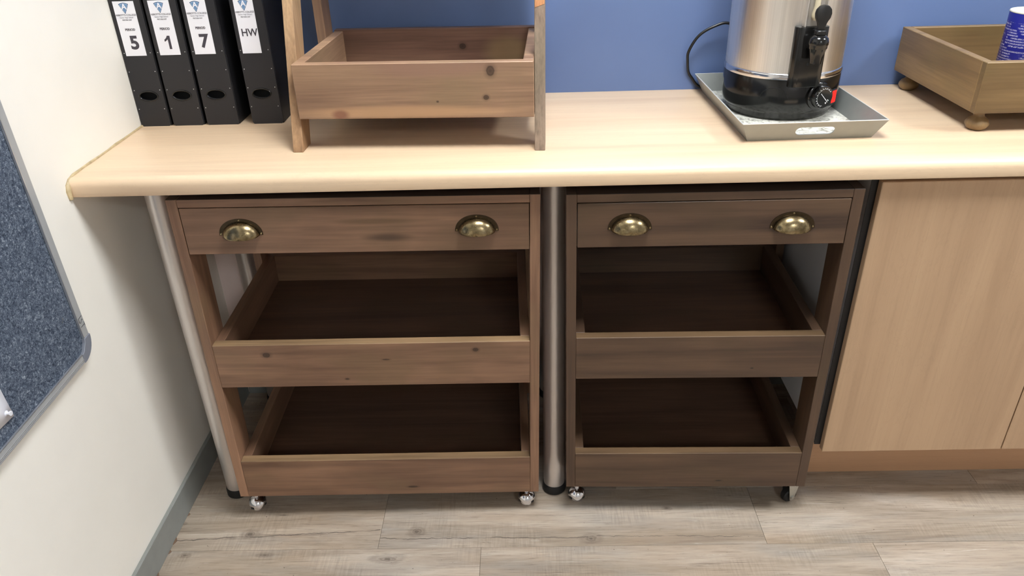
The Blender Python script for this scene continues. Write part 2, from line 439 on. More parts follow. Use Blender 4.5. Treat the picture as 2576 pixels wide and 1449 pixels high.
# ------------------------------------------------------------------ ceiling lights (above the frame, they light the room)
def ceiling_light(x, y, label, lamp=M_LAMP):
    t = thing('ceiling_light', label, 'light', (x, y, CEIL), group='ceiling light panels')
    f = MB()
    for a in ((-.31, .31, -.31, -.295), (-.31, .31, .295, .31), (-.31, -.295, -.295, .295), (.295, .31, -.295, .295)): f.box(a[0], a[1], a[2], a[3], -.03, -.0005, .002)
    obj('frame', f, M_WHITE, t)
    obj('diffuser', MB().box(-.295, .295, -.295, .295, -.022, -.006), lamp, t)
ceiling_light(1.14, -.44, 'square ceiling light panel above the front of the counter')
ceiling_light(3.05, -.44, 'square ceiling light panel nearest the right wall and counter')
ceiling_light(2.0, -3.3, 'square ceiling light panel far behind the viewer', M_LAMP_DIM)

# ------------------------------------------------------------------ counter
ct = thing('counter', 'long pale maple laminate counter with rounded front edge on metal legs', 'counter')
prof = [(D, H), (.016, H)]
for a in range(1, 9): an = R(90+a*90/8); prof.append((.016+.016*math.cos(an), H-.016+.016*math.sin(an)))
prof += [(0, H-TH+.004), (.001, H-TH+.001), (.004, H-TH), (D, H-TH)]
tb = MB().prism([(.0015, y, z) for y, z in prof], (2.44, 0, 0))
obj('worktop', tb, M_TOP, ct, smooth=True, angle=30)
sl = MB()
sp = [(.0015, y, H+.0005) for y in [.53-.5*i/14 for i in range(15)]]
sl.tube([(x+rng.uniform(-.0006, .0008), y, z) for x, y, z in sp]+[(.002, .012, H-.004), (.002, .002, H-.012), (.0025, -.003, H-.022), (.0025, -.002, H-TH-.002)],
        [.0032+rng.uniform(-.0008, .0008) for i in range(15)]+[.0045, .006, .005, .004], 8)
struct('trim_1', sl, M_SEAL, smooth=True)
for (lx, ly) in ((.1129, .1088), (.9257, .1063), (.1055, .494), (.9257, .497)):
    lg = obj('leg', MB().cyl((lx, ly, .022), (lx, ly, H-TH-.0005), .0265, 32), M_LEG, ct, smooth=True)
    obj('foot_cap', MB().lathe([(0, 0), (.026, 0), (.0295, .004), (.0295, .02), (.0275, .026), (0, .026)], 32, (lx, ly, 0)), M_RUBBER, lg, smooth=True)

# ------------------------------------------------------------------ kitchen cabinet at the right
cb = thing('cabinet', 'pale maple base cabinet with plain doors under right end of counter', 'cabinet', (1.545, .02, 0))
cw = .8245
body = MB()
body.box(-.012, .004, .021, .505, .192, H-TH-.004)
body.box(cw-.012, cw+.004, .021, .505, .192, H-TH-.004)
body.box(.004, cw-.012, .021, .505, .192, .208)
body.box(.004, cw-.012, .495, .505, .208, H-TH-.004)
obj('carcass', body, M_MELAMINE, cb)
obj('edge_band', MB().box(-.0125, .0045, .0195, .021, .191, H-TH-.004), M_EDGE, cb)  # near-black strip down the left front edge of the carcass
obj('door', MB().box(0, .4105, 0, .018, .184, .852, .0012), M_DOOR, cb)
obj('door', MB().box(.4135, cw, 0, .018, .184, .852, .0012), M_DOOR, cb)
obj('plinth', MB().box(-.01, cw, .13, .148, 0, .19), M_PLINTH, cb)

# ------------------------------------------------------------------ drawer trolleys
def cup_pull(parent, u, z):
    """cup pull on the drawer front (front face at v = 0): flange, dome, three screw bosses"""
    f = MB()
    pts = [(-.0425, -.001, -.001), (.0425, -.001, -.001)]
    n_ = 20
    for i in range(n_+1):
        a = math.pi*i/n_; pts.append((.043*math.cos(a), -.001, .0345*math.sin(a)**.9+.0005))
    h = obj('cup_handle', MB().prism([(p[0], -.0016, p[2]) for p in pts[2:]]+[], (0, .0016, 0)), M_BRASSD, parent, loc=(u, 0, z))
    d = MB(); rows_ = []
    A, B, C_ = .0365, .0225, .0285
    for i in range(9):                 # from the flange outwards
        th = math.pi/2*i/8
        ring = []
        for j in range(25):
            ph = math.pi*j/24
            ring.append(d.bm.verts.new((A*math.cos(ph)*math.cos(th)**.85, -.0016-B*math.sin(th), C_*math.sin(ph)*math.cos(th)**.85-.002*math.sin(th)**2)))
        rows_.append(ring)
    for a, b in zip(rows_, rows_[1:]):
        for j in range(24):
            try: d.bm.faces.new((a[j], a[j+1], b[j+1], b[j]))
            except ValueError: pass
    bmesh.ops.remove_doubles(d.bm, verts=d.bm.verts, dist=1e-5)
    do = obj('cup_dome', d, M_BRASS, h, smooth=True, angle=80, label='polished brass dome of the cup handle')
    so = do.modifiers.new('thick', 'SOLIDIFY'); so.thickness = .0012; so.offset = -1
    for (x, zz) in ((-.0395, .0035), (.0395, .0035), (0, .0318)):
        obj('screw_head', MB().lathe([(.0022, 0), (.0018, .0009), (0, .0012)], 10, (x, -.0016, zz), Matrix.Rotation(R(90), 4, 'X')), M_BRASS, h, smooth=True)
    return h

def ball_caster(parent, u, v, zl, ztop, yaw=0.):
    """ball caster whose ball touches local height zl and whose stem reaches ztop"""
    r = .0200
    c = bpy.data.objects.new('caster', None)
    st = MB()
    st.cyl((0, 0, 2*r), (0, 0, ztop-zl), .006, 12)
    st.lathe([(0, 0), (.014, 0), (.015, .003), (.0, .003)], 20, (0, 0, ztop-zl-.0032))
    o = obj('caster', st, M_CHROME, parent, smooth=True, loc=(u, v, zl))
    o.rotation_euler = (0, 0, yaw)
    b = MB()
    b.lathe([(0, -.0128), (r*.78, -.0128), (r*.93, -.0095), (r*.985, -.005), (r, 0), (r*.985, .005), (r*.93, .0095), (r*.78, .0128), (0, .0128)], 32, (0, 0, r), Matrix.Rotation(R(90), 4, 'Y'))
    obj('ball_wheel', b, M_CHROME, o, smooth=True, angle=40)
    for sx in (-1, 1): obj('hub', MB().cyl((sx*.0127, 0, r), (sx*.0185, 0, r), r*.66, 20, r*.5), M_RUBBER, o, smooth=True)
    hd = MB(); RH = r*1.12; rings_ = []
    for i in range(9):
        ring = []
        for j in range(33):
            ph = 2*math.pi*j/32
            low = R(4) - R(9)*math.cos(4*ph) + R(5)*math.cos(2*ph)      # scalloped lower edge
            el = math.pi/2-(math.pi/2-low)*i/8
            ring.append(hd.bm.verts.new((RH*math.cos(el)*math.cos(ph), RH*math.cos(el)*math.sin(ph), r+RH*math.sin(el))))
        rings_.append(ring)
    for a, b2 in zip(rings_, rings_[1:]):
        for j in range(32):
            hd.bm.faces.new((a[j], a[j+1], b2[j+1], b2[j]))
    bmesh.ops.remove_doubles(hd.bm, verts=hd.bm.verts, dist=1e-6)
    ho = obj('caster_hood', hd, M_CHROME, o, smooth=True, angle=60)
    so = ho.modifiers.new('thick', 'SOLIDIFY'); so.thickness = .0012; so.offset = -1
    return o
def plate_caster(parent, u, v, zl, ztop, yaw):
    """small swivel caster with a stamped bracket and a dark wheel"""
    h = ztop-zl; r = .019
    st = MB(); st.box(-.0155, .0155, -.016, .016, h-.003, h, .001)
    o = obj('caster', st, M_GALV, parent, loc=(u, v, zl)); o.rotation_euler = (0, 0, yaw)
    br = MB()
    for s in (-1, 1):
        x = s*.0125
        br.prism([(x, -.023, h-.003), (x, .024, h-.003), (x, .0235, h-.016), (x, .0205, h-.026), (x, .009, r-.009), (x, .003, r-.011), (x, -.003, r-.008), (x, -.014, h-.018)], (s*.0016, 0, 0), .0006)
        br.cyl((x, .003, r), (x+s*.004, .003, r), .005, 12)
    br.box(-.0141, .0141, -.019, .019, h-.006, h-.0028, .001)
    obj('bracket', br, M_GALV, o)
    wv_ = MB(); wv_.lathe([(0, -.009), (r-.003, -.009), (r, -.006), (r, .006), (r-.003, .009), (0, .009)], 28, (0, .003, r), Matrix.Rotation(R(90), 4, 'Y'))
    obj('wheel', wv_, M_RUBBER, o, smooth=True)
    return o

def trolley(label, x0, y0, th, ro, w_, zt, zdt, zdb, z2t, z2b, z3t, zb, W, front_mats, pulls, casters):
    t = thing('drawer_trolley', label, 'trolley', (x0, y0, 0), (0, -ro, th), group='wooden drawer trolleys under the counter')
    px = .0205; DP = .452; e = .0009; bd = .0205
    for (a, b) in ((0, px), (w_-px, w_)):
        for (c, d) in ((0, .077), (DP-.06, DP)):
            worn(obj('post', MB().box(a, b, c, d, zb, zt, e), W['z'], t), M_SHADETOP)
    worn(obj('top_board', MB().box(px+.0002, w_-px-.0002, .0004, DP-.0004, zdt+.0016, zt-.0004, e), W['x'], t), M_SHADETOP)
    # drawer: front, sides, floor, two cup handles
    dr = obj('drawer', MB().box(px+.0016, w_-px-.0016, -.0002, bd, zdb, zdt, e), front_mats[0], t)
    obj('drawer_box', MB().box(px+.008, px+.02, bd, DP-.03, zdb+.004, zdt-.012).box(w_-px-.02, w_-px-.008, bd, DP-.03, zdb+.004, zdt-.012)
        .box(px+.02, w_-px-.02, bd, DP-.03, zdb+.004, zdb+.012).box(px+.02, w_-px-.02, DP-.042, DP-.03, zdb+.012, zdt-.012), W['x'], dr)
    for (u, z) in pulls: cup_pull(dr, u, z)
    for k_, (lo, hi) in enumerate(((z2b, z2t), (zb, z3t))):
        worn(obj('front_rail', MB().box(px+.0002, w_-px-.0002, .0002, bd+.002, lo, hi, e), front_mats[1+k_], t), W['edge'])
        obj('back_rail', MB().box(px+.0002, w_-px-.0002, DP-bd, DP-.0005, lo, hi-.004, e), W['x'], t)
        for a in (px+.0002, w_-px-bd): obj('side_rail', MB().box(a, a+bd-.0002, bd+.0025, DP-bd-.0005, lo, hi-.0004, e), W['y'], t)
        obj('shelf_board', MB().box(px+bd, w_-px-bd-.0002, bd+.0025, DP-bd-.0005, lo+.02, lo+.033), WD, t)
    # end panel slat across the back, below the top board
    obj('back_rail', MB().box(px+.0002, w_-px-.0002, DP-.012, DP-.0005, zdb, zdt-.001, e), W['x'], t)
    for (kind, u, v, yaw) in casters:
        zl = -ro*u
        (ball_caster if kind == 'ball' else plate_caster)(t, u, v, zl, zb, yaw)
    return t
def fm(tag_, c, knotlists, **k): return [wood(tag_+'_front_'+str(i), c[0], c[1], c[2], 'x', blotch=.42, fine=.14, rough=.42, knots=kn) for i, kn in enumerate(knotlists)]
F1 = fm('red', C1,  [[((.145, 0, .782), (.012, 0, .004))], [((.133, 0, .488), (.016, 0, .011)), ((.585, 0, .494), (.012, 0, .009)), ((.39, 0, .472), (.014, 0, .003)), ((.3, 0, .422), (.008, 0, .004))], [((.42, 0, .1), (.02, 0, .005))]])
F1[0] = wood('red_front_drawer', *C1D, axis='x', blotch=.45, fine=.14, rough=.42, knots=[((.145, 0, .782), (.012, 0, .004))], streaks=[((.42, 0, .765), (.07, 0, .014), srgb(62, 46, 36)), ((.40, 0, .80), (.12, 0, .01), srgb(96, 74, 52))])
F2 = fm('dark', C2, [[], [((.4, 0, .43), (.006, 0, .003))], [((.36, 0, .105), (.012, 0, .003))]])
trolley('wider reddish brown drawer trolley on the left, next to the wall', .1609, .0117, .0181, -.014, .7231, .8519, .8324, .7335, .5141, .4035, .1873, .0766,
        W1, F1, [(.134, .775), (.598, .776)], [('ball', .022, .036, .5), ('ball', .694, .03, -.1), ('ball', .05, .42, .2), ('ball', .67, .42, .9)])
trolley('narrower dark brown drawer trolley between the middle leg and cabinet', .9525, .0202, -.0266, .009, .5637, .841, .8215, .7271, .5121, .4051, .1895, .0853,
        W2, F2, [(.124, .765), (.437, .762)], [('ball', .027, .044, .05), ('plate', .547, .048, -1.15), ('ball', .05, .42, .2), ('ball', .51, .42, .9)])

# ------------------------------------------------------------------ display stand on the counter
sd = thing('tiered_stand', 'brown wooden display stand with an open tray between slanted legs', 'stand', (.3996, .1298, H), (0, 0, R(-2.6)))
WSL = wood('oak_stain_leg', srgb(132, 100, 72), srgb(178, 142, 106), srgb(202, 168, 128), 'z', blotch=.25, fine=.25, rings=34.)
WSR = wood('oak_stain_grey_leg', srgb(104, 86, 72), srgb(142, 122, 104), srgb(160, 140, 120), 'z', blotch=.25, fine=.25, rings=34.)
SW = .5085; LH = .56; sl_ = .285
for a in (0, SW-.0205):
    o = obj('front_leg', MB().prism([(a, 0, 0), (a, .054, 0), (a, .054+sl_*LH, LH), (a, sl_*LH, LH)], (.0205, 0, 0), .0009), WSL if a == 0 else WSR, sd)
    if a > 0:
        z0 = .258
        obj('bare_patch', MB().prism([(a+.0012, sl_*z0-.0007, z0), (a+.0195, sl_*(z0+.006)-.0007, z0+.006), (a+.0195, sl_*(z0+.06)-.0007, z0+.06), (a+.0012, sl_*(z0+.06)-.0007, z0+.06)], (0, .0009, 0)),
            wood('bare_pine', srgb(150, 92, 58), srgb(196, 134, 88), srgb(214, 160, 112), 'z', rings=40., blotch=.3), o, label='bare unstained orange patch near the top of the leg')
    obj('rear_leg', MB().box(a, a+(.0205 if a == 0 else .011), .268, .325, 0, LH, .0009), WS['z'], sd)
WSF = wood('oak_stain_front', *ST, axis='x', blotch=.35, fine=.2, rough=.45,
           knots=[((.405, 0, .155), (.016, 0, .019)), ((.395, 0, .105), (.010, 0, .009)), ((.30, 0, .098), (.004, 0, .003))],
           streaks=[((.22, 0, .079), (.26, 0, .015), srgb(178, 140, 104)), ((.105, 0, .074), (.022, 0, .013), srgb(122, 76, 60)), ((.30, 0, .168), (.16, 0, .03), srgb(146, 112, 94))])
WSB = wood('oak_stain_back', srgb(80, 58, 48), srgb(118, 88, 74), srgb(136, 106, 86), axis='x', blotch=.3, fine=.2, rough=.4,
           knots=[((.315, 0, .135), (.014, 0, .012))], streaks=[((.42, 0, .12), (.07, 0, .05), srgb(140, 116, 84))])
def stand_tray(z0, z1, yf, yb, fmat, bmat):
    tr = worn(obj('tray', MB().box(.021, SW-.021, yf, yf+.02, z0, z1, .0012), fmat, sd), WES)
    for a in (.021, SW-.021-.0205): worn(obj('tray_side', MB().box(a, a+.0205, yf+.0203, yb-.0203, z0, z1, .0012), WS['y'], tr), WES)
    obj('tray_back', MB().box(.021, SW-.021, yb-.02, yb, z0, z1+.003, .0012), bmat, tr)
    obj('tray_floor', MB().box(.042, SW-.042, yf+.0203, yb-.0203, z0+.004, z0+.014), WS['x'], tr)
stand_tray(.0655, .1725, .0085, .355, WSF, WSB)
stand_tray(.46, .53, .14, .325, WS['x'], WS['x'])

# ------------------------------------------------------------------ lever arch files
def lever_file(x, wd, kind, label, first=False):
    t = thing('lever_arch_file', label, 'file', (x, .3335, H), group='black lever arch files beside the wall')
    hh = .318; dp = .192
    for a in (0, wd-.0028): obj('cover_board', MB().box(a, a+.0028, .004, dp, 0, hh, .0008), M_FILESIDE, t)
    # spine with a real oval finger hole
    bm = bmesh.new(); hx, hz = wd*(.5 if kind in '51' else .47), .0685; seg = 28
    inner = [bm.verts.new((hx+.0195*math.cos(2*math.pi*i/seg), 0, hz+.0095*math.sin(2*math.pi*i/seg))) for i in range(seg)]
    out = [bm.verts.new(p) for p in ((.004, 0, 0), (wd-.004, 0, 0), (wd-.0005, 0, .004), (wd-.0005, 0, hh), (.0005, 0, hh), (.0005, 0, .004))]
    es = [bm.edges.new((inner[i], inner[(i+1) % seg])) for i in range(seg)]+[bm.edges.new((out[i], out[(i+1) % 6])) for i in range(6)]
    bmesh.ops.triangle_fill(bm, edges=es, use_beauty=True)
    bad = [f for f in bm.faces if ((f.calc_center_median().x-hx)/.0195)**2+((f.calc_center_median().z-hz)/.0095)**2 < .8]
    if bad: bmesh.ops.delete(bm, geom=bad, context='FACES_ONLY')
    g = bmesh.ops.extrude_face_region(bm, geom=list(bm.faces))
    bmesh.ops.translate(bm, vec=(0, .0035, 0), verts=[v for v in g['geom'] if isinstance(v, bmesh.types.BMVert)])
    sp_ = obj('spine', bm, M_FILE, t)
    obj('hole_ring', MB().tube([(hx+.0205*math.cos(2*math.pi*i/32), -.0004, hz+.0105*math.sin(2*math.pi*i/32)) for i in range(32)], .0016, 8, True), M_BLK, sp_, smooth=True)
    obj('page_block', MB().box(.006, wd-.006, .02, dp-.004, .003, hh-.012), M_HOLE, t)
    rv = MB()
    for zz in (.162, .122, .0815, .0395):
        for xx in (.0045, wd-.0055): rv.lathe([(.0011, 0), (.0009, .0008), (0, .0012)], 8, (xx, 0, zz), Matrix.Rotation(R(90), 4, 'X'))
    obj('rivet', rv, M_RIVET, sp_, smooth=True, kind='stuff')
    lc = wd*(.455 if kind in '51' else .425); lw = .0445 if kind != 'HW' else .041; z0, z1 = .1562, .268
    if kind == 'HW': z0, z1 = .1555, .2675; lc = wd*.42
    lb = obj('spine_label', MB().box(lc-lw/2, lc+lw/2, -.0007, 0, z0, z1), M_PAPER, t, label='white printed label on the spine')
    rx = (R(90), 0, 0); yy = -.0009
    def sh(s_, dz, mat, y, name='shield_emblem'):
        k = .0105*s_; c0 = .2578+dz
        p = [(-k, .45), (0, .72), (k, .45), (0, -1.35)]
        pts = [(lc-k*1.0, y, c0+.0046*s_), (lc-k*.45, y, c0+.0066*s_), (lc, y, c0+.0074*s_), (lc+k*.45, y, c0+.0066*s_), (lc+k, y, c0+.0046*s_), (lc+k*.62, y, c0-.0035*s_), (lc, y, c0-.0152*s_), (lc-k*.62, y, c0-.0035*s_)]
        obj(name, MB().prism(pts, (0, .0001, 0)), mat, lb)
    sh(1., 0, M_NAVY, -.0009); sh(.86, -.0002, M_SHIELDL, -.0010); sh(.74, -.0004, M_SHIELD, -.0011)
    text('A', .0155, M_PAPER, lb, (lc, -.00135, .2568), rx, 'emblem_letter', bold=.0004)
    text('ABBOTTS COLLEGE', .0052, M_INK, lb, (lc, yy, .2402), rx, xs=.94 if kind != 'HW' else .87)
    text('- Senior High School -', .0040, M_INKL, lb, (lc, yy, .2352), rx, xs=.92)
    text('PRETORIA EAST', .0036, M_INK, lb, (lc, yy, .2302), rx, xs=.8)
    if kind == 'HW': text('HW', .0215, M_INK, lb, (lc+.002, yy, .198), rx, bold=.0004, xs=.92)
    else:
        text('PERIOD', .0066, M_INK, lb, (lc+.001, yy, .2105), rx, xs=.95, bold=.00018)
        if kind == '1':
            q = [(-.0085, .0065), (-.0058, .0082), (-.003, .0115), (-.0015, .0148), (.0042, .0148), (.0042, -.0148), (-.0012, -.0148), (-.0012, .0068), (-.005, .0036), (-.0085, .0016)]
            obj('printed_text', MB().prism([(lc+.003+a, yy, .1825+b*.94) for a, b in q], (0, .0001, 0)), M_INK, lb)
        else: text(kind, .038, M_INK, lb, (lc+.003, yy, .1825), rx, bold=.0013, xs=1.02)
    return t
lever_file(.0015, .0670, '5', 'black lever arch file reading PERIOD 5, pushed against the cream wall')
lever_file(.0748, .0690, '1', 'second black lever arch file from the wall, its spine reading PERIOD 1')
lever_file(.1515, .0730, '7', 'third black lever arch file, reading PERIOD 7, left of the gap')
lever_file(.2548, .0698, 'HW', 'black lever arch file with spine label HW, beside the wooden stand')

# ------------------------------------------------------------------ silver tray under the urn
tx, ty = 1.432, .3225
ta = R(1.6)
tr = thing('metal_tray', 'silver grey metal tray with flared sides under the water urn', 'tray', (tx, ty, H), (0, 0, ta))
bx_, by_, rx_, ry_, th_ = .1245, .184, .1435, .2035, .0405
def loop(a, b, z): return [(-a, -b, z), (a, -b, z), (a, b, z), (-a, b, z)]
shell = bmesh.new()
def quad_side(i, hole=False):
    """one flared side as a thin slab; the front has a rounded slot through it"""
    B0 = loop(bx_, by_, 0); T0 = loop(rx_, ry_, th_)
    p = [Vector(B0[i]), Vector(B0[(i+1) % 4]), Vector(T0[(i+1) % 4]), Vector(T0[i])]
    nrm = (p[1]-p[0]).cross(p[3]-p[0]).normalized()
    bm = bmesh.new()
    o_ = [bm.verts.new(v) for v in p]
    es = [bm.edges.new((o_[k], o_[(k+1) % 4])) for k in range(4)]
    if hole:
        ex = (p[1]-p[0]).normalized(); ez = nrm.cross(ex); c = (p[0]+p[1]+p[2]+p[3])/4+ex*.005
        L_, r_ = .029, .0098; pts = []
        for k in range(11): a = -math.pi/2+math.pi*k/10; pts.append(c+ex*(L_+r_*math.cos(a))+ez*(r_*math.sin(a)))
        for k in range(11): a = math.pi/2+math.pi*k/10; pts.append(c+ex*(-L_+r_*math.cos(a))+ez*(r_*math.sin(a)))
        h = [bm.verts.new(v) for v in pts]
        es += [bm.edges.new((h[k], h[(k+1) % len(h)])) for k in range(len(h))]
        bmesh.ops.triangle_fill(bm, edges=es, use_beauty=True)
        ins = [f for f in bm.faces if abs((f.calc_center_median()-c).dot(ex)) < L_ and abs((f.calc_center_median()-c).dot(ez)) < r_*.98]
        if ins: bmesh.ops.delete(bm, geom=ins, context='FACES_ONLY')
    else: bm.faces.new(o_)
    g = bmesh.ops.extrude_face_region(bm, geom=list(bm.faces))
    bmesh.ops.translate(bm, vec=-nrm*.0022, verts=[v for v in g['geom'] if isinstance(v, bmesh.types.BMVert)])
    return bm
obj('tray_base', MB().box(-bx_+.001, bx_-.001, -by_+.001, by_-.001, .0003, .0035), M_DRIP, tr, label='pale scale-stained tray floor')
for i in range(4): obj('tray_wall', quad_side(i, i == 0), M_TRAY, tr)
T_ = loop(rx_-.0008, ry_-.0008, th_+.0002)
rm = MB()
for i in range(4): rm.cyl(T_[i], T_[(i+1) % 4], .0011, 8)
obj('tray_rim', rm, M_RIMP, tr, smooth=True, label='pale top edge of the tray, highlight painted in')

# ------------------------------------------------------------------ water urn
ux, uy = 1.4357, .3593
un = thing('water_urn', 'stainless steel hot water urn with black base and black tap', 'urn', (ux, uy, H+.0037))
zo = H+.0037
def Z(z): return z-zo
obj('base', MB().lathe([(0, 0), (.104, 0), (.1095, .002), (.1125, .008), (.1135, .014), (.1155, .0165), (.1185, .019), (.1215, .026), (.1228, .036), (.1228, Z(.994)), (.121, Z(.996)), (0, Z(.996))], 96), M_BLK, un, smooth=True, angle=50)
obj('rim_band', MB().lathe([(.12, Z(.992)), (.1236, Z(.9925)), (.1242, Z(.997)), (.1236, Z(1.003)), (.1225, Z(1.0045)), (.119, Z(1.0045))], 96), M_RIM, un, smooth=True, angle=60)
obj('steel_body', MB().lathe([(.119, Z(1.003)), (.1212, Z(1.0045)), (.1212, Z(1.345)), (.1235, Z(1.349)), (.1235, Z(1.356)), (.118, Z(1.358)), (0, Z(1.358))], 128), M_URN, un, smooth=True, angle=40)
lid = obj('lid', MB().lathe([(.122, Z(1.359)), (.122, Z(1.364)), (.07, Z(1.378)), (0, Z(1.382))], 64), M_RIM, un, smooth=True)
obj('lid_knob', MB().lathe([(.012, Z(1.38)), (.012, Z(1.39)), (.022, Z(1.398)), (.02, Z(1.408)), (0, Z(1.411))], 24), M_BLKM, lid, smooth=True)
def polar(ang): return Matrix.Rotation(ang, 4, 'Z')          # local: +x outwards, +y tangent, z up
def at_dir(mb, deg): return mb.xform(polar(R(deg)))
TD = -86.3
# tap housing
hp = MB()
hpts = [(.112, -.033), (.126, -.0335), (.1335, -.029), (.136, -.02), (.1365, 0), (.136, .02), (.1335, .029), (.126, .0335), (.112, .033)]
for zlo, zhi in ((Z(.981), Z(1.1)),): hp.prism([(a, b, zlo) for a, b in hpts], (0, 0, zhi-zlo), .0018, 2)
tapo = obj('tap_housing', at_dir(hp, TD), M_BLK, un, smooth=True, angle=40)
tb_ = MB()
tb_.cyl((.133, 0, Z(1.068)), (.158, 0, Z(1.068)), .0135, 24)
tb_.lathe([(0, Z(1.036)), (.0075, Z(1.036)), (.0115, Z(1.0365)), (.0118, Z(1.042)), (.0135, Z(1.052)), (.0165, Z(1.064)), (.0178, Z(1.066)), (.0178, Z(1.071)), (.019, Z(1.0725)), (.019, Z(1.078)), (.0172, Z(1.085)), (.012, Z(1.0895)), (.0085, Z(1.091)), (0, Z(1.091))], 32, (.162, 0, 0))
obj('tap_body', at_dir(tb_, TD), M_BLK, tapo, smooth=True, angle=45)
lv = MB()
lv.box(.154, .171, -.0095, .0095, Z(1.090), Z(1.1), .002)
lv.prism([(.158, -.0085, Z(1.099)), (.158, .0085, Z(1.099)), (.158, .0075, Z(1.1070)), (.158, .0095, Z(1.1140)), (.158, .0145, Z(1.1220)), (.158, .016, Z(1.1300)), (.158, .0145, Z(1.1380)), (.158, .0085, Z(1.1445)),
          (.158, 0, Z(1.1465)), (.158, -.0085, Z(1.1445)), (.158, -.0145, Z(1.1380)), (.158, -.016, Z(1.1300)), (.158, -.0145, Z(1.1220)), (.158, -.0095, Z(1.1140)), (.158, -.0075, Z(1.1070))], (.009, 0, .0), .0022, 2)
obj('tap_lever', at_dir(lv, TD), M_BLKM, tapo, smooth=True, angle=40)
obj('tap_screw', at_dir(MB().cyl((.1365, -.004, Z(1.028)), (.1371, -.004, Z(1.028)), .0032, 14), TD), M_HOLE, tapo)
# sight gauge channel above the tap
gc = MB()
for s in (-1, 1): gc.box(.118, .1345, s*.0195-.0012, s*.0195+.0012, Z(1.1), Z(1.33), .0005)
gc.box(.118, .1225, -.0183, .0183, Z(1.1), Z(1.33))
go = obj('gauge_channel', at_dir(gc, TD), M_GAUGE, un)
gt = MB().lathe([(0, Z(1.112)), (.0055, Z(1.1125)), (.0085, Z(1.118)), (.0088, Z(1.124)), (.0062, Z(1.134)), (.0055, Z(1.14)), (.0055, Z(1.33)), (0, Z(1.331))], 20, (.1305, 0, 0))
obj('gauge_tube', at_dir(gt, TD), M_TUBE, go, smooth=True)
# thermostat knob
KD = -68.2; kz = Z(.958)
kb = MB().lathe([(0, .1195), (.0285, .1195), (.0285, .126), (.027, .1275), (.0235, .1285), (.0235, .138), (.0222, .1405), (0, .1405)], 48, (0, 0, kz), Matrix.Rotation(R(90), 4, 'Y'))
kn = obj('thermostat_knob', at_dir(kb, KD), M_BLK, un, smooth=True, angle=35)
tk = MB()
def tick(a, r0, r1, wd):
    m = Matrix.Translation((0, 0, kz)) @ Matrix.Rotation(a, 4, 'X')
    b = MB().box(.1403, .1408, -wd, wd, r0, r1).xform(m)
    me = bpy.data.meshes.new('t'); b.bm.to_mesh(me); b.bm.free(); tk.bm.from_mesh(me); bpy.data.meshes.remove(me)
for i in range(13): tick(R(-55+i*18), .0170, .0198, .0005); 
for i in range(13): tick(R(-46+i*18), .0168, .0178, .0006)
tick(R(225), -.012, .012, .0006); tick(R(205), .012, .0155, .0007); tick(R(240), .011, .0155, .0007)
for q in range(3): tick(R(-150+q*14), .0125, .015, .0008)
obj('dial_marks', at_dir(tk, KD), M_TICK, kn)
tm = MB().box(.1275, .1279, -.0006, .0006, kz+.0243, kz+.0276)
obj('pointer_mark', at_dir(tm, KD), M_TICK, kn)
sw_ = MB().box(.118, .1268, -.0095, .0095, Z(.934), Z(.964), .0012)
swo = obj('switch_frame', at_dir(sw_, -46.5), M_BLKM, un)
obj('rocker', at_dir(MB().prism([(.1262, -.0078, Z(.9365)), (.1262, .0078, Z(.9365)), (.1262, .0078, Z(.9615)), (.1262, -.0078, Z(.9615))], (.0022, 0, 0), .0006), -46.5), M_RED, swo, label='glowing red power switch')
# moulded oval recess on the base
ov = [(.1229*math.cos(R(-112+13*math.cos(a))), .1229*math.sin(R(-112+13*math.cos(a))), Z(.953)+.023*math.sin(a)) for a in [math.pi*i/18 for i in range(19)]]
obj('moulded_ridge', MB().tube(ov, .0006, 6), M_BLKM, un, smooth=True)
# power cord: leaves the base behind, loops up on the left and back behind the urn
def bez(p, n_=40):
    out = []
    P_ = [Vector(q) for q in p]; P_ = [P_[0]*2-P_[1]]+P_+[P_[-1]*2-P_[-2]]
    for i in range(1, len(P_)-2):
        for k_ in range(8):
            t_ = k_/8; a, b, c, d = P_[i-1:i+3]
            out.append(.5*((2*b)+(c-a)*t_+(2*a-5*b+4*c-d)*t_*t_+(3*b-a-3*c+d)*t_**3))
    out.append(P_[-2]); return out
cp = [(1.45, .478, .985), (1.40, .497, 1.03), (1.349, .503, 1.0595), (1.3155, .504, 1.0545), (1.281, .506, 1.0335), (1.2605, .508, .998), (1.2615, .516, .972), (1.268, .5275, .944), (1.279, .5305, .928), (1.292, .5285, .912), (1.315, .526, .9045), (1.36, .526, .9045)]
obj('power_cord', MB().tube([(p[0]-ux, p[1]-uy, p[2]-zo) for p in bez(cp)], .0033, 10), M_BLKM, un, smooth=True)

# ------------------------------------------------------------------ wooden box with bun feet, and the blue can in it
bxo = thing('wooden_box', 'open honey brown wooden box on round bun feet at the right', 'box', (1.7578, .15, H))
BW, BD, z0, z1 = .46, .366, .040, .140
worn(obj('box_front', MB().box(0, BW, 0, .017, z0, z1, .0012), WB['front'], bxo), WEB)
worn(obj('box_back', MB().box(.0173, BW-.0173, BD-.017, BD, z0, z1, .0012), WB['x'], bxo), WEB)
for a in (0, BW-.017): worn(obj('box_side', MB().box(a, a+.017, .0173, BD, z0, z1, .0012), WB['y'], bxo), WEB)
obj('box_floor', MB().box(.0173, BW-.0173, .0173, BD-.0173, z0+.003, z0+.013), WB['x'], bxo)
for (fx, fy) in ((.029, .029), (.029, BD-.029), (BW-.029, .029), (BW-.029, BD-.029)):
    obj('bun_foot', MB().lathe([(0, 0), (.012, .0), (.0185, .004), (.0225, .011), (.0225, .015), (.0185, .0225), (.0115, .027), (.0098, .031), (.0105, .035), (.015, .039), (.0155, z0), (0, z0)], 32, (fx, fy, 0)), WB['z'], bxo, smooth=True, angle=60)

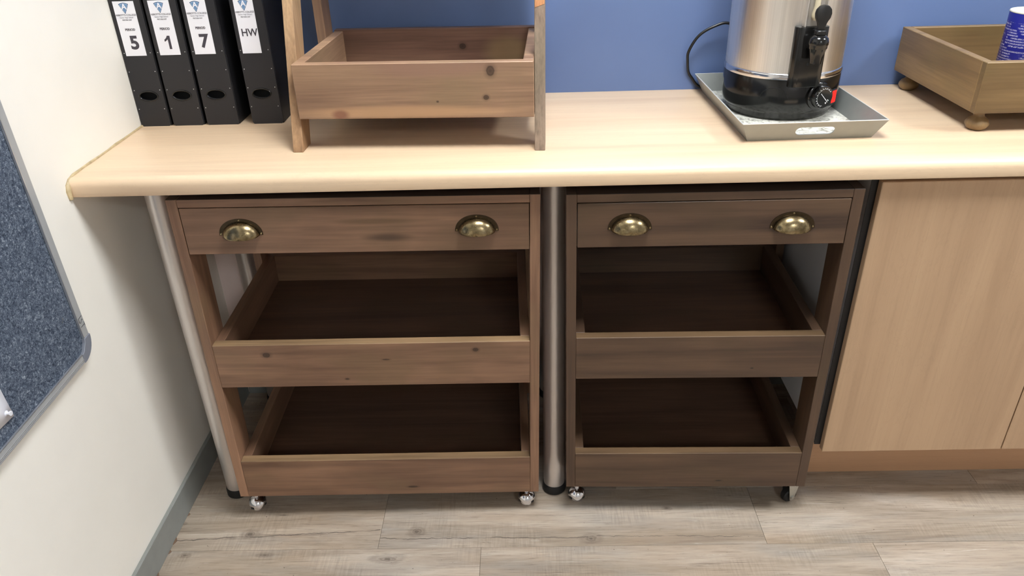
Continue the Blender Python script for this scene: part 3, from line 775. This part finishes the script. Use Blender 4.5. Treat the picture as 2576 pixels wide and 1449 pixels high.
def can_label():
    n = N('blue_printed_label', .35)
    co = n.coord(False)
    xyz = n.n('ShaderNodeSeparateXYZ'); n.l(co, xyz.inputs[0])
    ang = n.n('ShaderNodeMath', operation='ARCTAN2'); n.l(xyz.outputs[1], ang.inputs[0]); n.l(xyz.outputs[0], ang.inputs[1])
    z = xyz.outputs[2]
    row = n.math('FLOOR', n.math('MULTIPLY', z, 190.))
    fr = n.math('FRACT', n.math('MULTIPLY', z, 190.))
    line = n.math('MULTIPLY', n.math('GREATER_THAN', fr, .25), n.math('LESS_THAN', fr, .8))
    cv = n.n('ShaderNodeCombineXYZ'); n.l(n.math('MULTIPLY', ang.outputs[0], 46.), cv.inputs[0]); n.l(n.math('MULTIPLY', row, 7.7), cv.inputs[1]); n.l(n.math('MULTIPLY', z, 900.), cv.inputs[2])
    ch = n.ramp(n.noise(cv.outputs[0], 1., 2.), [(.46, 0.), (.54, 1.)])
    c2 = n.n('ShaderNodeCombineXYZ'); n.l(n.math('MULTIPLY', ang.outputs[0], 2.2), c2.inputs[0]); n.l(n.math('MULTIPLY', row, 3.1), c2.inputs[1])
    ln = n.ramp(n.noise(c2.outputs[0], 1., 1.), [(.44, 0.), (.5, 1.)])
    band = n.math('MULTIPLY', n.math('GREATER_THAN', z, .03), n.math('LESS_THAN', z, .128))
    f = n.math('MULTIPLY', n.math('MULTIPLY', n.math('MULTIPLY', ch, line), ln), band)
    n.base(n.mix(n.math('MULTIPLY', f, .8), srgb(38, 44, 150), srgb(226, 224, 240)))
    return n.m
cn = thing('drink_powder_can', 'blue cylindrical can with white printed text inside the wooden box', 'can', (1.935, .325, H+.0533))
obj('can_body', MB().lathe([(0, 0), (.047, 0), (.0482, .0012), (.0482, .146), (0, .146)], 64), can_label(), cn, smooth=True, angle=50)
obj('can_lid', MB().lathe([(0, .1463), (.0485, .1463), (.0488, .1468), (.0488, .1482), (.0478, .1492), (.0465, .1484), (0, .1484)], 64), plain('cream_plastic_lid', srgb(222, 218, 200), .4), cn, smooth=True, angle=50)
obj('barcode_panel', MB().lathe([(.0484, .034), (.0486, .034), (.0486, .044), (.0484, .044)], 10, a0=R(-138), a1=R(-112)), plain('white_print_panel', srgb(220, 218, 235), .5), cn, smooth=True, label='small white printed panel')

# ------------------------------------------------------------------ pinboard on the left wall
pb = thing('pinboard', 'blue grey felt pinboard in an aluminium frame on the cream wall', 'pinboard', (.0006, -.1045, .586), (R(1.4), 0, 0))
PBW, PBH = 1.2, .9
obj('felt_panel', MB().box(.001, .0115, -PBW+.012, -.012, .012, PBH-.012), M_FELT, pb)
fr = MB().box(0, .0155, -.0185, 0, .04, PBH-.04, .0012)
fro = obj('frame_rail', fr, M_ALU, pb)
obj('frame_lip', MB().box(.0125, .0162, -.0197, -.0184, .04, PBH-.04), M_ALUL, fro)
fb = obj('frame_rail', MB().box(0, .0155, -PBW+.04, -.04, 0, .0178, .0012), M_ALU, pb)
lp = MB().box(.0125, .0162, -PBW+.04, -.04, .0177, .019)
for zz in (.0012, .0042, .0072): lp.box(.0150, .0162, -PBW+.04, -.04, zz, zz+.0010)
obj('frame_lip', lp, M_ALUL, fb)
obj('frame_rail', MB().box(0, .0155, -PBW+.04, -.04, PBH-.0178, PBH, .0012), M_ALU, pb)
obj('frame_rail', MB().box(0, .0155, -PBW, -PBW+.0185, .04, PBH-.04, .0012), M_ALU, pb)
def cap(fy, fz):
    pts = [(-.0195, .0405), (-.0005, .0405)]
    pts = [(-.0198, .041)] + [(-.041+.0415*math.cos(a), .041-.0415*math.sin(a)) for a in [math.pi/2*i/10 for i in range(11)]] + [(-.041, .0185), (-.034, .0205), (-.0225, .033)]
    q = [(0, y if fy > 0 else -PBW-y, z if fz > 0 else PBH-z) for y, z in pts]
    return MB().prism(q, (.0172, 0, 0), .0008)
for a in (1, -1):
    for b in (1, -1): obj('corner_cap', cap(a, b), M_CAP, pb, smooth=True, angle=30)
# handwriting on the frame, near the corner
hw = MB()
def stroke(pts): hw.tube([(.01565, y, z) for y, z in pts], .00045, 6)
stroke([(-.0032, .0835), (-.0150, .0820), (-.0148, .0760)])
stroke([(-.0042, .0745), (-.0060, .0775), (-.0090, .0745), (-.0120, .0720), (-.0150, .0735), (-.0160, .0765)])
stroke([(-.0022, .0605), (-.0020, .0690)])
stroke([(-.0022, .0650), (-.0150, .0640)])
obj('handwriting', hw, M_PENCIL, fro, label='black handwritten letters LST on the frame')
stp = MB().box(.0115, .0125, -.0505, -.0498, .103, .109).box(.0115, .0125, -.0545, -.0538, .1, .104)
obj('staple', stp, M_ALUL, pb)
pp = thing('paper_sheet', 'white paper sheet pinned to the felt pinboard', 'paper', (.0125, -.357, .6278), (R(.6), 0, 0))
sb = bmesh.new(); g_ = []
for i in range(9):
    col_ = []
    for j in range(11):
        u = i/8*.21; v = j/10*.297; lift = .004*max(0, 1-((u)/.05))*max(0, 1-v/.07)+.0012
        col_.append(sb.verts.new((lift, -u, v)))
    g_.append(col_)
for i in range(8):
    for j in range(10): sb.faces.new((g_[i][j], g_[i+1][j], g_[i+1][j+1], g_[i][j+1]))
so_ = obj('sheet', sb, M_PAPER, pp, smooth=True)
md = so_.modifiers.new('thick', 'SOLIDIFY'); md.thickness = .0002
pin = thing('push_pin', 'clear white push pin near the lower corner of paper sheet', 'pin', (.0152, -.368, .641))
obj('pin_head', MB().lathe([(0, 0), (.0045, 0), (.005, .0012), (.003, .0022), (.0025, .0062), (.0042, .0076), (.0042, .0088), (0, .0092)], 20, mat=Matrix.Rotation(R(90), 4, 'Y')), plain('white_plastic_pin', srgb(225, 226, 232), .25), pin, smooth=True)
obj('pin_point', MB().cyl((-.006, 0, 0), (0, 0, 0), .0006, 8), M_CHROME, pin)
